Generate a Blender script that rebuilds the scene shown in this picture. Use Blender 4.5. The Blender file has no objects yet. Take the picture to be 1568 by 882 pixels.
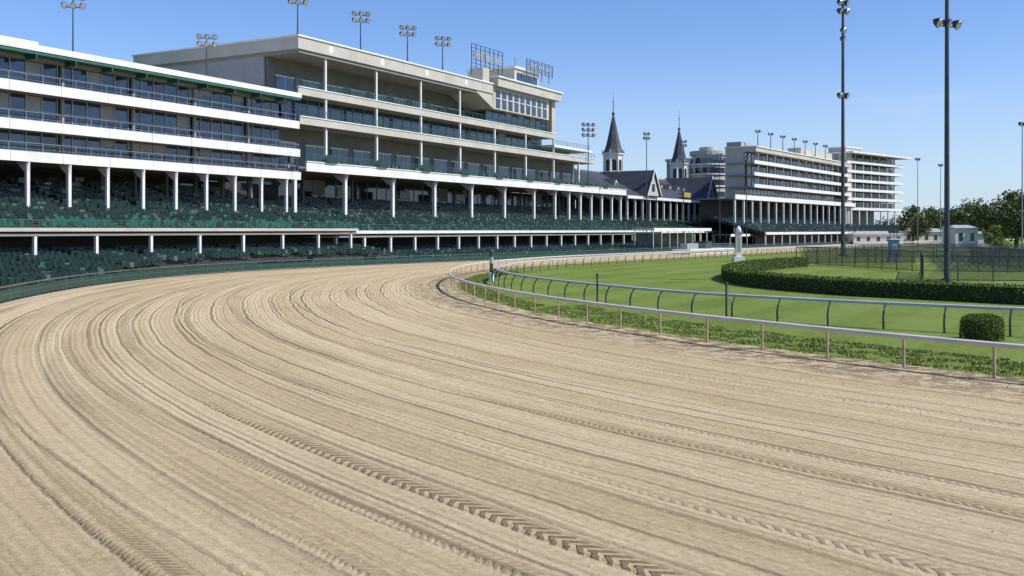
import bpy, math, random
from mathutils import Vector, noise as mnoise
R=random.Random(7)
scene=bpy.context.scene
# ------------------------------------------------------------------ materials
def new_mat(name):
    m=bpy.data.materials.new(name); m.use_nodes=True
    nt=m.node_tree; b=nt.nodes['Principled BSDF']
    return m,nt,b
def L(nt,a,b): nt.links.new(a,b)
def simple(name,col,rough=.6,var=.12,scale=1.5,metal=0,bump=0,spec=.5):
    m,nt,b=new_mat(name)
    tc=nt.nodes.new('ShaderNodeTexCoord')
    n=nt.nodes.new('ShaderNodeTexNoise'); n.inputs['Scale'].default_value=scale; n.inputs['Detail'].default_value=4
    L(nt,tc.outputs['Object'],n.inputs['Vector'])
    r=nt.nodes.new('ShaderNodeValToRGB')
    r.color_ramp.elements[0].position=.3; r.color_ramp.elements[1].position=.7
    r.color_ramp.elements[0].color=tuple(c*(1-var) for c in col)+(1,)
    r.color_ramp.elements[1].color=tuple(min(1,c*(1+var)) for c in col)+(1,)
    L(nt,n.outputs['Fac'],r.inputs['Fac']); L(nt,r.outputs['Color'],b.inputs['Base Color'])
    b.inputs['Roughness'].default_value=rough; b.inputs['Metallic'].default_value=metal
    b.inputs['Specular IOR Level'].default_value=spec
    if bump:
        bp=nt.nodes.new('ShaderNodeBump'); bp.inputs['Distance'].default_value=bump
        L(nt,n.outputs['Fac'],bp.inputs['Height']); L(nt,bp.outputs['Normal'],b.inputs['Normal'])
    return m
M={}
M['white']=simple('white_paint',(.72,.70,.65),.5,.1,.5)
M['cream']=simple('cream_panel',(.47,.44,.375),.6,.1,.3)
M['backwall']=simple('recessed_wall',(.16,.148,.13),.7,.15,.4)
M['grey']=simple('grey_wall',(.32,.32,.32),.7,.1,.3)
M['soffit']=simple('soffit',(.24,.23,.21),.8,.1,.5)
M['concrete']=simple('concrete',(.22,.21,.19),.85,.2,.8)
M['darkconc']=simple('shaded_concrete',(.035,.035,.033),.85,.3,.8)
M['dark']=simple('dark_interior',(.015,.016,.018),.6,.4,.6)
M['glass']=simple('window_glass',(.035,.06,.095),.06,.5,.35,.25,0,1.)
M['seat']=simple('dark_green_seat',(.011,.030,.024),.4,.5,2,0,0,.45)
M['seat2']=simple('glint_seat',(.085,.10,.095),.35,.4,2)  # paler seat copy, glints painted in; fence cap and furniture share it
M['seat3']=simple('teal_green_seat',(.02,.105,.075),.4,.4,2)
M['green']=simple('green_paint',(.03,.115,.085),.45,.2,1)
M['dkgreen']=simple('dark_green_paint',(.012,.045,.033),.45,.2,1)
M['slate']=simple('slate_roof',(.05,.052,.062),.6,.25,1.2)
M['steel']=simple('galvanised_steel',(.28,.29,.31),.45,.1,1,.5)
M['dksteel']=simple('dark_steel',(.06,.07,.085),.5,.2,1,.3)
M['rail']=simple('rail_offwhite',(.60,.54,.45),.4,.12,.7)
M['railgrey']=simple('rail_light_grey',(.42,.43,.42),.4,.1,.7)
M['post']=simple('tan_post',(.42,.31,.20),.6,.2,2)
M['lamp']=simple('lamp_glass',(.45,.47,.5),.2,.1,2,.3)
M['yellow']=simple('yellow_sign',(.40,.32,.08),.5,.1,2)
M['blue']=simple('blue_sign',(.06,.14,.30),.4,.2,1)
M['bark']=simple('bark',(.08,.06,.045),.9,.3,3)
M['clod']=simple('soil_clods',(.48,.37,.225),.95,.25,8)
def leafmat(name,a,b_):
    m,nt,b=new_mat(name)
    g=nt.nodes.new('ShaderNodeNewGeometry')
    r=nt.nodes.new('ShaderNodeValToRGB')
    r.color_ramp.elements[0].color=a+(1,); r.color_ramp.elements[1].color=b_+(1,)
    L(nt,g.outputs['Random Per Island'],r.inputs['Fac']); L(nt,r.outputs['Color'],b.inputs['Base Color'])
    b.inputs['Roughness'].default_value=.6; b.inputs['Specular IOR Level'].default_value=.2
    return m
M['leaf']=leafmat('tree_leaves',(.035,.06,.018),(.13,.17,.045))
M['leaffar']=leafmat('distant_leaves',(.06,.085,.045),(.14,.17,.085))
M['hedge']=leafmat('hedge_leaves',(.05,.085,.012),(.17,.235,.035))
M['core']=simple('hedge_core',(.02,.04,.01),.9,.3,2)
M['blade']=leafmat('grass_blades',(.11,.155,.03),(.27,.32,.08))

def noise(nt,vec,scale,detail=5,rough=.55):
    n=nt.nodes.new('ShaderNodeTexNoise'); n.inputs['Scale'].default_value=scale; n.inputs['Detail'].default_value=detail
    n.inputs['Roughness'].default_value=rough
    L(nt,vec,n.inputs['Vector']); return n.outputs['Fac']
def ramp(nt,f,p0,c0,p1,c1):
    r=nt.nodes.new('ShaderNodeValToRGB'); r.color_ramp.elements[0].position=p0; r.color_ramp.elements[1].position=p1
    r.color_ramp.elements[0].color=c0+(1,); r.color_ramp.elements[1].color=c1+(1,); L(nt,f,r.inputs['Fac']); return r.outputs['Color']
def mixc(nt,f,a,c,blend='MIX'):
    x=nt.nodes.new('ShaderNodeMix'); x.data_type='RGBA'; x.blend_type=blend
    if isinstance(f,(int,float)): x.inputs[0].default_value=f
    else: L(nt,f,x.inputs[0])
    for i,v in ((6,a),(7,c)):
        if isinstance(v,tuple): x.inputs[i].default_value=v+(1,)
        else: L(nt,v,x.inputs[i])
    return x.outputs[2]
# grass
m,nt,b=new_mat('turf'); M['turf']=m
tc=nt.nodes.new('ShaderNodeTexCoord')
n1=noise(nt,tc.outputs['Object'],.12,5); n2=noise(nt,tc.outputs['Object'],1.6,8,.78); n3=noise(nt,tc.outputs['Object'],18,3,.7)
c=ramp(nt,n1,.35,(.125,.18,.03),.68,(.18,.235,.045))
c=mixc(nt,.85,c,ramp(nt,n2,.3,(.32,.34,.3),.7,(.74,.70,.62)),'OVERLAY')
w=nt.nodes.new('ShaderNodeTexWave'); w.inputs['Scale'].default_value=.055; w.inputs['Distortion'].default_value=1.2; w.inputs['Detail Scale'].default_value=.3
mp=nt.nodes.new('ShaderNodeMapping'); mp.inputs['Rotation'].default_value=(0,0,.55); L(nt,tc.outputs['Object'],mp.inputs['Vector']); L(nt,mp.outputs[0],w.inputs['Vector'])
c=mixc(nt,ramp(nt,w.outputs['Fac'],.4,(0,0,0),.6,(.4,.4,.4)),c,(.21,.285,.06))
c=mixc(nt,ramp(nt,noise(nt,tc.outputs['Object'],.35,6,.7),.58,(0,0,0),.78,(.5,.5,.5)),c,(.25,.24,.09))
L(nt,c,b.inputs['Base Color']); b.inputs['Roughness'].default_value=.85; b.inputs['Specular IOR Level'].default_value=.15
bp=nt.nodes.new('ShaderNodeBump'); bp.inputs['Distance'].default_value=.06; L(nt,n3,bp.inputs['Height']); L(nt,bp.outputs[0],b.inputs['Normal'])

# dirt, driven by track coordinates (metres across, metres along)
m,nt,b=new_mat('harrowed_dirt'); M['dirt']=m
def MA(op,a,c=None,d=None):
    x=nt.nodes.new('ShaderNodeMath'); x.operation=op
    for i,v in enumerate((a,c,d)):
        if v is None: continue
        if isinstance(v,(int,float)): x.inputs[i].default_value=v
        else: L(nt,v,x.inputs[i])
    return x.outputs[0]
def MR(v,a0,a1,b0,b1,smooth=True):
    x=nt.nodes.new('ShaderNodeMapRange'); x.interpolation_type='SMOOTHSTEP' if smooth else 'LINEAR'
    L(nt,v,x.inputs[0])
    for i,q in enumerate((a0,a1,b0,b1)): x.inputs[i+1].default_value=q
    return x.outputs[0]
uvn=nt.nodes.new('ShaderNodeUVMap'); uvn.uv_map='track'
sp=nt.nodes.new('ShaderNodeSeparateXYZ'); L(nt,uvn.outputs[0],sp.inputs[0]); u0_,v_=sp.outputs[0],sp.outputs[1]
def CV(a,c,z=0.):
    x=nt.nodes.new('ShaderNodeCombineXYZ'); L(nt,a,x.inputs[0]); L(nt,c,x.inputs[1]); x.inputs[2].default_value=z; return x.outputs[0]
tc=nt.nodes.new('ShaderNodeTexCoord'); ob=tc.outputs['Object']
clump=noise(nt,ob,1.6,6,.75); grain=noise(nt,ob,7,8,.82); clod=noise(nt,ob,26,3,.7)
wig=MA('MULTIPLY',MA('SUBTRACT',noise(nt,CV(MA('MULTIPLY',u0_,.07),MA('MULTIPLY',v_,.022)),1,1),.5),1.5)
jit=MA('MULTIPLY',MA('SUBTRACT',noise(nt,CV(MA('MULTIPLY',u0_,5),MA('MULTIPLY',v_,5)),1,3),.5),.13)
u=MA('ADD',u0_,MA('ADD',wig,jit))
u2=MA('ADD',MA('ADD',u0_,jit),MA('MULTIPLY',MA('SUBTRACT',noise(nt,CV(MA('MULTIPLY',u0_,.02),MA('MULTIPLY',v_,.014),7.),1,1),.5),6.))
streak=noise(nt,CV(MA('MULTIPLY',u,3.2),MA('MULTIPLY',v_,.22)),1,6,.7)
streak2=noise(nt,CV(MA('MULTIPLY',u,.75),MA('MULTIPLY',v_,.02)),1.,3,.6)
large=noise(nt,ob,.12,5)
H=MA('MULTIPLY',grain,.06); H=MA('ADD',H,MA('MULTIPLY',streak,.018)); H=MA('ADD',H,MA('MULTIPLY',clod,.02)); H=MA('ADD',H,MA('MULTIPLY',clump,.05))
dark=None  # shade of grooves and tyre lugs, collected to be painted into the colour
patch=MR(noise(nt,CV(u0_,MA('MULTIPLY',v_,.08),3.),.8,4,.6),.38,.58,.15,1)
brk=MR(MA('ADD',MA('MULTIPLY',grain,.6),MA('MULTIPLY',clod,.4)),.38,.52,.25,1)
def add_shade(x):
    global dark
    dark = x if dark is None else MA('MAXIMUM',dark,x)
# harrow passes: evenly spaced shallow grooves parallel to the rail
for per,hw,dep,dk in ((1.9,.075,.045,.6),(.475,.05,.016,.16)):
    fr=MA('ABSOLUTE',MA('SUBTRACT',MA('MULTIPLY',MA('FRACT',MA('DIVIDE',MA('ADD',u,20.),per)),per),per/2))
    g=MR(fr,hw*.3,hw*1.7,1,0)
    H=MA('SUBTRACT',H,MA('MULTIPLY',g,dep))
    H=MA('ADD',H,MA('MULTIPLY',MR(MA('ABSOLUTE',MA('SUBTRACT',fr,hw*2.5)),0,.12,1,0),dep*.55))
    add_shade(MA('MULTIPLY',MA('MULTIPLY',g,dk),patch))
for (uu_,uc,hw,pitch,amp,dk) in [(u,28.2,.24,.19,.05,.8),(u,26.4,.27,.13,.035,.5),(u,24.4,.27,.14,.035,.5),
                       (u,21.4,.25,.24,.06,.8),(u,18.3,.22,.22,.05,.65),(u,13.4,.18,.17,.03,.45),(u2,23.2,.2,.16,.03,.4),(u2,15.4,.2,.18,.035,.45),(u2,7.4,.2,.2,.03,.4)]:
    a=MA('ABSOLUTE',MA('SUBTRACT',uu_,uc))
    mask=MR(a,hw*.75,hw*1.15,1,0)
    lug=MA('SINE',MA('MULTIPLY',MA('ADD',v_,MA('ADD',MA('MULTIPLY',a,.9),MA('MULTIPLY',jit,.8))),2*math.pi/pitch))
    lug=MR(lug,-.3,.5,0,1)
    H=MA('ADD',H,MA('MULTIPLY',MA('MULTIPLY',MA('MULTIPLY',mask,lug),amp),patch))
    H=MA('SUBTRACT',H,MA('MULTIPLY',mask,.03))
    edge=MR(MA('ABSOLUTE',MA('SUBTRACT',a,hw*1.05)),0,.08,1,0)
    H=MA('ADD',H,MA('MULTIPLY',edge,.03))
    inv=MA('SUBTRACT',1.0,lug)
    add_shade(MA('MULTIPLY',MA('MULTIPLY',MA('MULTIPLY',mask,inv),dk),patch))
for (uu_,uc,hw,dk) in [(u,29.3,.07,.5),(u,22.3,.05,.4),(u,20.1,.05,.4),(u,12.1,.06,.45),(u,6.8,.05,.4),
                   (u2,26.,.06,.4),(u2,18.4,.05,.35),(u2,11.4,.06,.4),(u2,3.5,.05,.35)]:
    a=MA('ABSOLUTE',MA('SUBTRACT',uu_,uc))
    g=MR(a,hw*.3,hw*1.6,1,0)
    H=MA('SUBTRACT',H,MA('MULTIPLY',g,.045))
    r_=MR(MA('ABSOLUTE',MA('SUBTRACT',a,hw*2.4)),0,.12,1,0); H=MA('ADD',H,MA('MULTIPLY',r_,.022))
    add_shade(MA('MULTIPLY',MA('MULTIPLY',g,dk*1.2),patch))
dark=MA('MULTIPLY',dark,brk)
c=ramp(nt,large,.3,(.475,.365,.21),.7,(.57,.445,.265))
c=mixc(nt,MR(streak2,.42,.62,0,.7),c,(.66,.53,.335))
c=mixc(nt,MR(streak,.48,.72,0,.45),c,(.40,.30,.17))
c=mixc(nt,.8,c,ramp(nt,grain,.32,(.31,.31,.31),.68,(.68,.68,.68)),'OVERLAY')
c=mixc(nt,MR(clump,.5,.68,0,.4),c,(.38,.29,.17))
c=mixc(nt,dark,c,(.13,.09,.048))  # painted groove and lug shade darkens the soil
nearr=MA('MULTIPLY',MR(u0_,.6,5.5,1,0),MR(noise(nt,ob,1.1,7,.75),.46,.58,0,1))
c=mixc(nt,MA('MULTIPLY',nearr,.8),c,(.13,.09,.055)); H=MA('ADD',H,MA('MULTIPLY',nearr,.05))
L(nt,c,b.inputs['Base Color']); b.inputs['Roughness'].default_value=.95; b.inputs['Specular IOR Level'].default_value=.1
bp=nt.nodes.new('ShaderNodeBump'); bp.inputs['Distance'].default_value=1.; bp.inputs['Strength'].default_value=.85
L(nt,H,bp.inputs['Height']); L(nt,bp.outputs[0],b.inputs['Normal'])

# ------------------------------------------------------------------ mesh builder
class Frame:
    def __init__(s,o,d):
        l=math.hypot(*d); s.o=o; s.d=(d[0]/l,d[1]/l); s.n=(s.d[1],-s.d[0])
    def P(s,a,t,z): return (s.o[0]+a*s.d[0]+t*s.n[0], s.o[1]+a*s.d[1]+t*s.n[1], z)
class MB:
    def __init__(s): s.v=[];s.f=[];s.m=[];s.mats=[]
    def mi(s,k):
        if k not in s.mats: s.mats.append(k)
        return s.mats.index(k)
    def face(s,pts,k):
        b=len(s.v); s.v+=pts; s.f.append(tuple(range(b,b+len(pts)))); s.m.append(s.mi(k))
    def hexa(s,p,k):
        b=len(s.v); s.v+=p; i=s.mi(k)
        for q in ((0,1,2,3),(7,6,5,4),(0,4,5,1),(1,5,6,2),(2,6,7,3),(3,7,4,0)):
            s.f.append(tuple(b+j for j in q)); s.m.append(i)
    def box(s,F,a0,a1,t0,t1,z0,z1,k):
        P=F.P
        s.hexa([P(a0,t0,z0),P(a0,t1,z0),P(a1,t1,z0),P(a1,t0,z0),P(a0,t0,z1),P(a0,t1,z1),P(a1,t1,z1),P(a1,t0,z1)],k)
    def tube(s,pts,r,k,n=6):
        pts=[Vector(p) for p in pts]; i=s.mi(k); rings=[]
        for j,p in enumerate(pts):
            a=pts[max(0,j-1)]; c=pts[min(len(pts)-1,j+1)]; t=(c-a).normalized()
            ref=Vector((0,0,1)) if abs(t.z)<.9 else Vector((1,0,0))
            x=t.cross(ref).normalized(); y=x.cross(t).normalized()
            rr=r[j] if isinstance(r,(list,tuple)) else r
            b=len(s.v)
            for q in range(n):
                an=2*math.pi*q/n; s.v.append(tuple(p+x*math.cos(an)*rr+y*math.sin(an)*rr))
            rings.append(b)
        for j in range(len(rings)-1):
            for q in range(n):
                s.f.append((rings[j]+q,rings[j]+(q+1)%n,rings[j+1]+(q+1)%n,rings[j+1]+q)); s.m.append(i)
        s.f.append(tuple(rings[0]+q for q in range(n))[::-1]); s.m.append(i)
        s.f.append(tuple(rings[-1]+q for q in range(n))); s.m.append(i)
    def lathe(s,c,prof,k,n=8,rot=0.):
        i=s.mi(k); rings=[]
        for r,z in prof:
            b=len(s.v)
            for q in range(n):
                an=2*math.pi*q/n+rot; s.v.append((c[0]+r*math.cos(an),c[1]+r*math.sin(an),z))
            rings.append(b)
        for j in range(len(rings)-1):
            for q in range(n):
                s.f.append((rings[j]+q,rings[j]+(q+1)%n,rings[j+1]+(q+1)%n,rings[j+1]+q)); s.m.append(i)
        s.f.append(tuple(rings[-1]+q for q in range(n))); s.m.append(i)
    def build(s,name,parent=None,smooth=False):
        me=bpy.data.meshes.new(name); me.from_pydata(s.v,[],s.f)
        for k in s.mats: me.materials.append(M[k])
        me.polygons.foreach_set('material_index',s.m)
        if smooth: me.polygons.foreach_set('use_smooth',[True]*len(s.f))
        me.update(); ob=bpy.data.objects.new(name,me); scene.collection.objects.link(ob)
        if parent: ob.parent=parent
        return ob
def root(name):
    e=bpy.data.objects.new(name,None); scene.collection.objects.link(e); return e

# ------------------------------------------------------------------ track geometry
CX,CY,RR=87.6,90.,93.; TH=math.radians(34.5); S1=RR*TH
P0=(CX-RR*math.cos(TH),CY+RR*math.sin(TH)); TD=(math.sin(TH),math.cos(TH)); TN=(-TD[1],TD[0])
def tp(s,u,z=0.):
    if s<S1:
        a=s/RR; r=RR+u; return (CX-r*math.cos(a),CY+r*math.sin(a),z)
    q=s-S1; return (P0[0]+TD[0]*q+TN[0]*u,P0[1]+TD[1]*q+TN[1]*u,z)
def su(x,y):
    a=math.atan2(y-CY,CX-x)
    if -2.9<a<TH: return RR*a, math.hypot(x-CX,y-CY)-RR
    dx,dy=x-P0[0],y-P0[1]; return S1+dx*TD[0]+dy*TD[1], dx*TN[0]+dy*TN[1]
WT=[(-300,31),(-60,30.5),(-25,30),(0,30),(10,29),(20,26.4),(28,23.5),(38,20.6),(50,18.3),(70,17),(100,17.3),(150,19),(500,22)]
def W(s):
    for (a,wa),(c,wc) in zip(WT,WT[1:]):
        if a<=s<=c:
            k=(s-a)/(c-a); return wa+(wc-wa)*k
    return WT[0][1] if s<0 else WT[-1][1]
def Ws(s): return sum(W(s+o) for o in (-8,-4,0,4,8))/5
def zt_(uu,s): return .035*mnoise.noise(Vector((uu*.55,s*.1,0)))+.02*mnoise.noise(Vector((uu*1.5,s*.3,5)))

g=MB(); N=48; g.face([(4500*math.cos(2*math.pi*i/N),4500*math.sin(2*math.pi*i/N),-.05) for i in range(N)],'turf'); g.build('ground')
vs=[];fs=[];uvs=[]; ss=[]; s=-190.
while s<520: ss.append(s); s+= .5 if s<60 else 3
NU=90
for s in ss:
    w_=Ws(s)
    edge=-.75+.3*mnoise.noise(Vector((s*.35,2,0)))
    for j in range(NU+1):
        t=j/NU; uu=edge+(w_-edge)*t; x,y,_=tp(s,uu)
        vs.append((x,y,zt_(uu,s) if 0<j<NU else -.01)); uvs.append((-.75+t*30.75,s))
for i in range(len(ss)-1):
    for j in range(NU):
        a=i*(NU+1)+j; fs.append((a,a+1,a+NU+2,a+NU+1))
me=bpy.data.meshes.new('dirt_racetrack'); me.from_pydata(vs,[],fs); uvl=me.uv_layers.new(name='track')
for lp in me.loops: uvl.data[lp.index].uv=uvs[lp.vertex_index]
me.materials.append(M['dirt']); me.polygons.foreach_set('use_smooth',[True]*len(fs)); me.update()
track=bpy.data.objects.new('dirt_racetrack',me); scene.collection.objects.link(track)
# loose clods of soil on the track surface
mb=MB(); i=mb.mi('clod')
for _ in range(26000):
    s=R.uniform(-125,-30); uu=R.uniform(-.3,29.5)
    if mnoise.noise(Vector((uu*.8,s*.12,9)))+R.uniform(-.35,.35)<.0 and uu>3: continue
    x,y,_z=tp(s,uu)
    if y<10: continue
    q=.008+.022*R.random()**3; q*= .8+y*.018
    z=zt_(uu,s)+.004; b_=len(mb.v)
    for k in range(3):
        an=k*2.09+R.uniform(-.5,.5); mb.v.append((x+q*1.2*math.cos(an),y+q*1.2*math.sin(an),z-.01))
    mb.v.append((x+R.uniform(-.3,.3)*q,y+R.uniform(-.3,.3)*q,z+q*R.uniform(.7,1.3)))
    for f in ((0,1,3),(1,2,3),(2,0,3)): mb.f.append(tuple(b_+k for k in f)); mb.m.append(i)
mb.build('soil_clods',track)
mb=MB(); i=mb.mi('concrete')
sl=[-190+k*4 for k in range(170)]
for s in sl:
    w_=Ws(s); mb.v+=[tp(s,w_+.02,-.01),tp(s,w_+45,-.01)]
for k in range(len(sl)-1): mb.f.append((2*k,2*k+1,2*k+3,2*k+2)); mb.m.append(i)
mb.build('concrete_apron')

# ------------------------------------------------------------------ rails
r=root('inner_track_rail'); mb=MB(); s=-150.
while s<430:
    mb.tube([tp(s,-.05,-.05),tp(s,-.05,.8),tp(s,-.02,.98),tp(s,.1,1.06)],.05,'post',6); s+=3.1
mb.build('posts',r)
mb=MB(); s=-150.; i=mb.mi('rail'); prof=[(-.02,1.02),(.14,1.0),(.2,1.05),(.17,1.13),(.02,1.16),(-.04,1.1)]
rings=[]
while s<430:
    b=len(mb.v)
    for du,z in prof: mb.v.append(tp(s,du,z))
    rings.append(b); s+=1.55
for a,c in zip(rings,rings[1:]):
    for q in range(6): mb.f.append((a+q,a+(q+1)%6,c+(q+1)%6,c+q)); mb.m.append(i)
mb.build('top_rail',r)
def catmull(p,step):
    out=[]
    for i in range(1,len(p)-2):
        p0,p1,p2,p3=[Vector(q) for q in p[i-1:i+3]]
        n=max(2,int((p2-p1).length/step))
        for k in range(n):
            t=k/n; out.append(.5*((2*p1)+(p2-p0)*t+(2*p0-5*p1+4*p2-p3)*t*t+(3*p1-p0-3*p2+p3)*t**3))
    return out
def resample(pts,step):
    out=[pts[0]]; acc=0
    for a,c in zip(pts,pts[1:]):
        d=(c-a).length
        while acc+d>=step:
            k=(step-acc)/d; a=a+(c-a)*k; out.append(a.copy()); d=(c-a).length; acc=0
        acc+=d
    return out
turf=[(58,22),(45,29),(33,36.5),(25,42.5),(18.2,47.6),(13.4,52.),(9.7,56.4),(6.9,61.3),(3.2,69.3),(.4,77.5),(-1.2,86),(-1.5,94),(-.2,104),(3.6,116),(12.5,134),(24,152),(36,170),(60,205),(100,262),(140,320),(150,335)]
tpath=resample(catmull(turf,.5),2.75)
r=root('turf_course_rail'); mb=MB(); mr=MB(); rings=[]
for k,p in enumerate(tpath[:-1]):
    t=(tpath[k+1]-p).normalized(); nrm=Vector((t.y,-t.x))
    def q(o,z): return (p.x+nrm.x*o,p.y+nrm.y*o,z)
    mb.tube([q(-.25,-.05),q(-.28,.45),q(-.2,.8),q(-.02,1.08),q(.12,1.16)],.05,'dksteel',6)
    b_=len(mr.v); mr.v+=[q(.03,1.1),q(.3,1.1),q(.3,1.19),q(.24,1.25),q(.05,1.22)]; rings.append(b_)
for a,c in zip(rings,rings[1:]):
    for j in range(5): mr.f.append((a+j,a+(j+1)%5,c+(j+1)%5,c+j)); mr.m.append(mr.mi('railgrey'))
mb.build('posts',r); mr.build('top_rail',r)
r=root('outer_track_fence'); mb=MB(); s=-110.; st=2.4
while s<330:
    w0,w1=Ws(s),Ws(s+st)
    a=tp(s,w0+.1,0); c=tp(s+st,w1+.1,0)
    F=Frame((a[0],a[1]),(c[0]-a[0],c[1]-a[1])); ln=math.dist(a,c)
    mb.box(F,0,.1,-.05,.05,-.05,1.0,'green')
    mb.box(F,0.1,ln,-.02,.02,.12,.82,'dkgreen')
    mb.box(F,.0,ln+.01,-.07,.09,.98,1.07,'seat2')
    mb.box(F,.1,ln,.022,.05,.5,.56,'green')
    s+=st
mb.build('fence_panels',r)

# ------------------------------------------------------------------ building helpers
def glass(mb,F,a0,a1,t,z0,z1,pitch=2.5,trans=True,k='steel'):
    mb.box(F,a0,a1,t-.2,t,z0,z1,'glass')
    a=a0
    while a<=a1:
        mb.box(F,a-.05,a+.05,t+.003,t+.1,z0,z1,k)
        if R.random()<.22 and a+pitch<a1: mb.box(F,a+.1,a+pitch-.1,t+.002,t+.02,z1-(z1-z0)*R.uniform(.2,.5),z1-.05,'grey')
        a+=pitch
    if trans: mb.box(F,a0,a1,t+.025,t+.08,z0+(z1-z0)*.55,z0+(z1-z0)*.55+.08,k)
def railing(mb,F,a0,a1,t,z,h=1.,k='green',pitch=1.6,rows=4):
    a=a0
    while a<=a1: mb.box(F,a-.03,a+.03,t-.03,t+.03,z,z+h-.03,k); a+=pitch
    for j in range(rows):
        zz=z+h*(j+1)/rows; mb.box(F,a0,a1,t-.02-(.02 if j==rows-1 else 0),t+.02,zz-.03,zz+(.03 if j==rows-1 else 0),k)
def chairs(mb,F,a0,a1,t,z,clip=False,p=.58,skip=.04,teal=.0,gap=9.,glint=.12):
    a=a0; aisle=0
    while a<a1:
        aisle+=p
        if aisle>gap: a+=1.1; aisle=0; continue
        if R.random()>skip:
            ok=True
            if clip:
                x,y,_=F.P(a,t+1.2,0); s_,u_=su(x,y); ok=u_>Ws(s_)+1.2
            if ok:
                k='seat3' if R.random()<teal else ('seat2' if R.random()<glint else 'seat')  # random seats get the pale painted-glint colour
                j=R.uniform(-.05,.05)
                mb.box(F,a,a+p*.85,t+j,t+.07+j,z+.35,z+.88,k)
                if R.random()<.6: mb.box(F,a,a+p*.85,t+.075+j,t+.48+j,z+.38,z+.45,k)
        a+=p
def floodlight(name,base,z0,h,rows=2,cols=3,sc=1.,yaw=0.,r0=.16,mat='steel',heads=None):
    r=root(name); mb=MB()
    mb.tube([(base[0],base[1],z0),(base[0],base[1],z0+h*.5),(base[0],base[1],z0+h)],[r0,r0*.8,r0*.6],mat,8)
    mb.tube([(base[0],base[1],z0-.02),(base[0],base[1],z0+.35)],r0*1.9,mat,8)
    mb.build('pole',r); mb=MB()
    for (hz,rw,cl) in (heads or [(z0+h,rows,cols)]):
        dx=(math.cos(yaw),math.sin(yaw))
        for i in range(rw):
            zz=hz-i*.95*sc; half=(cl-1)*.5*.95*sc
            mb.tube([(base[0]-dx[0]*(half+.2),base[1]-dx[1]*(half+.2),zz-.25*sc),(base[0]+dx[0]*(half+.2),base[1]+dx[1]*(half+.2),zz-.25*sc)],.06*sc,'dksteel',5)
            for j in range(cl):
                o=(j-(cl-1)/2)*.95*sc; c=Vector((base[0]+dx[0]*o,base[1]+dx[1]*o,zz)); ax=Vector((.75*(1 if (j+i)%2 else .6),-.55,-.45)).normalized()
                mb.tube([c-ax*.32*sc,c-ax*.1*sc,c+ax*.22*sc],[.13*sc,.3*sc,.4*sc],'dksteel',8)
                mb.tube([c+ax*.221*sc,c+ax*.25*sc],[.36*sc,.34*sc],'lamp',8)
    mb.build('lamp_heads',r); return r

# ------------------------------------------------------------------ LEFT STAND
FL=Frame((-30.2,140.),(.535,1.)); S0=-96
r=root('left_grandstand'); mb=MB()
mb.box(FL,S0,.6,-30,.3,23.3,23.95,'white')
mb.box(FL,S0,.55,-29,.22,22.95,23.297,'green')
mb.box(FL,S0,0,-26,-1.5,22.6,22.95,'soffit')
for zt,tf in ((20.0,0),(16.05,.1),(12.8,.25)):
    mb.box(FL,S0,.5,tf-.25,tf,zt-1.05,zt,'white')
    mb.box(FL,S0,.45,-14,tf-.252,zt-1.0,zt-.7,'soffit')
    mb.box(FL,S0,.48,tf-.2,tf-.08,zt+.003,zt+.07,'steel')
    a=S0+3
    while a<0: mb.box(FL,a,a+.05,tf+.002,tf+.01,zt-1.03,zt-.01,'grey'); a+=6.1
mb.box(FL,-1.,0,-29,-5.,12.1,22.6,'grey')
mb.box(FL,S0,-1.,-29,-12.,12.12,22.6,'grey')
mb.build('floor_slabs',r); mb=MB()
for z0,z1 in ((19.31,22.6),(15.36,18.99),(12.11,15.04)):
    glass(mb,FL,S0+.3,-1.1,-2.4,z0,z1,1.9,True,'railgrey')
    a=S0+2
    while a<-1.2: mb.box(FL,a-.14,a+.14,-2.25,-1.9,z0,z1,'grey'); a+=9.6
mb.build('windows',r); mb=MB()
for zt in (20.0,16.05,12.8): railing(mb,FL,S0,.2,-.4,zt-.3,1.25,'steel',2.,2)
a=S0+2
while a<0:
    mb.box(FL,a-.06,a+.06,-2.2,.2,22.5,22.94,'green'); a+=4.8
mb.build('railings',r); mb=MB()
for x in range(24):
    a=-2.2-x*4.98
    if a<S0: break
    mb.box(FL,a-.18,a+.18,-.3,.06,6.2,11.78,'white')
    mb.hexa([FL.P(a-.1,-.3,10.6),FL.P(a-.1,.06,10.6),FL.P(a+.1,.06,10.6),FL.P(a+.1,-.3,10.6),FL.P(a-.1,-1.8,11.75),FL.P(a-.1,.2,11.75),FL.P(a+.1,.2,11.75),FL.P(a+.1,-1.8,11.75)],'white')
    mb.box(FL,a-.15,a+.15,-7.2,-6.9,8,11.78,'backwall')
mb.build('columns',r)
mb=MB()
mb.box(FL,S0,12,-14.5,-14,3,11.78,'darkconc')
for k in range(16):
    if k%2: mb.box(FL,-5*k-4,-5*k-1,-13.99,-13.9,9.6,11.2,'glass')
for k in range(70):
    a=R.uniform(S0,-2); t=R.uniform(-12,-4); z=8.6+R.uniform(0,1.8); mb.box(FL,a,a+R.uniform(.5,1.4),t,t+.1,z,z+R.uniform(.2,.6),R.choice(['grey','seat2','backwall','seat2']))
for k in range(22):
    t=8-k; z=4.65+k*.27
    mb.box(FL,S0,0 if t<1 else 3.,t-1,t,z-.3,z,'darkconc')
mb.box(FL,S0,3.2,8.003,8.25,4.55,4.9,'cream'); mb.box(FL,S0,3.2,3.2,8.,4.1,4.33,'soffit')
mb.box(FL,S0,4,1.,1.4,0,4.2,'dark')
mb.build('upper_tier',r); mb=MB()
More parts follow.
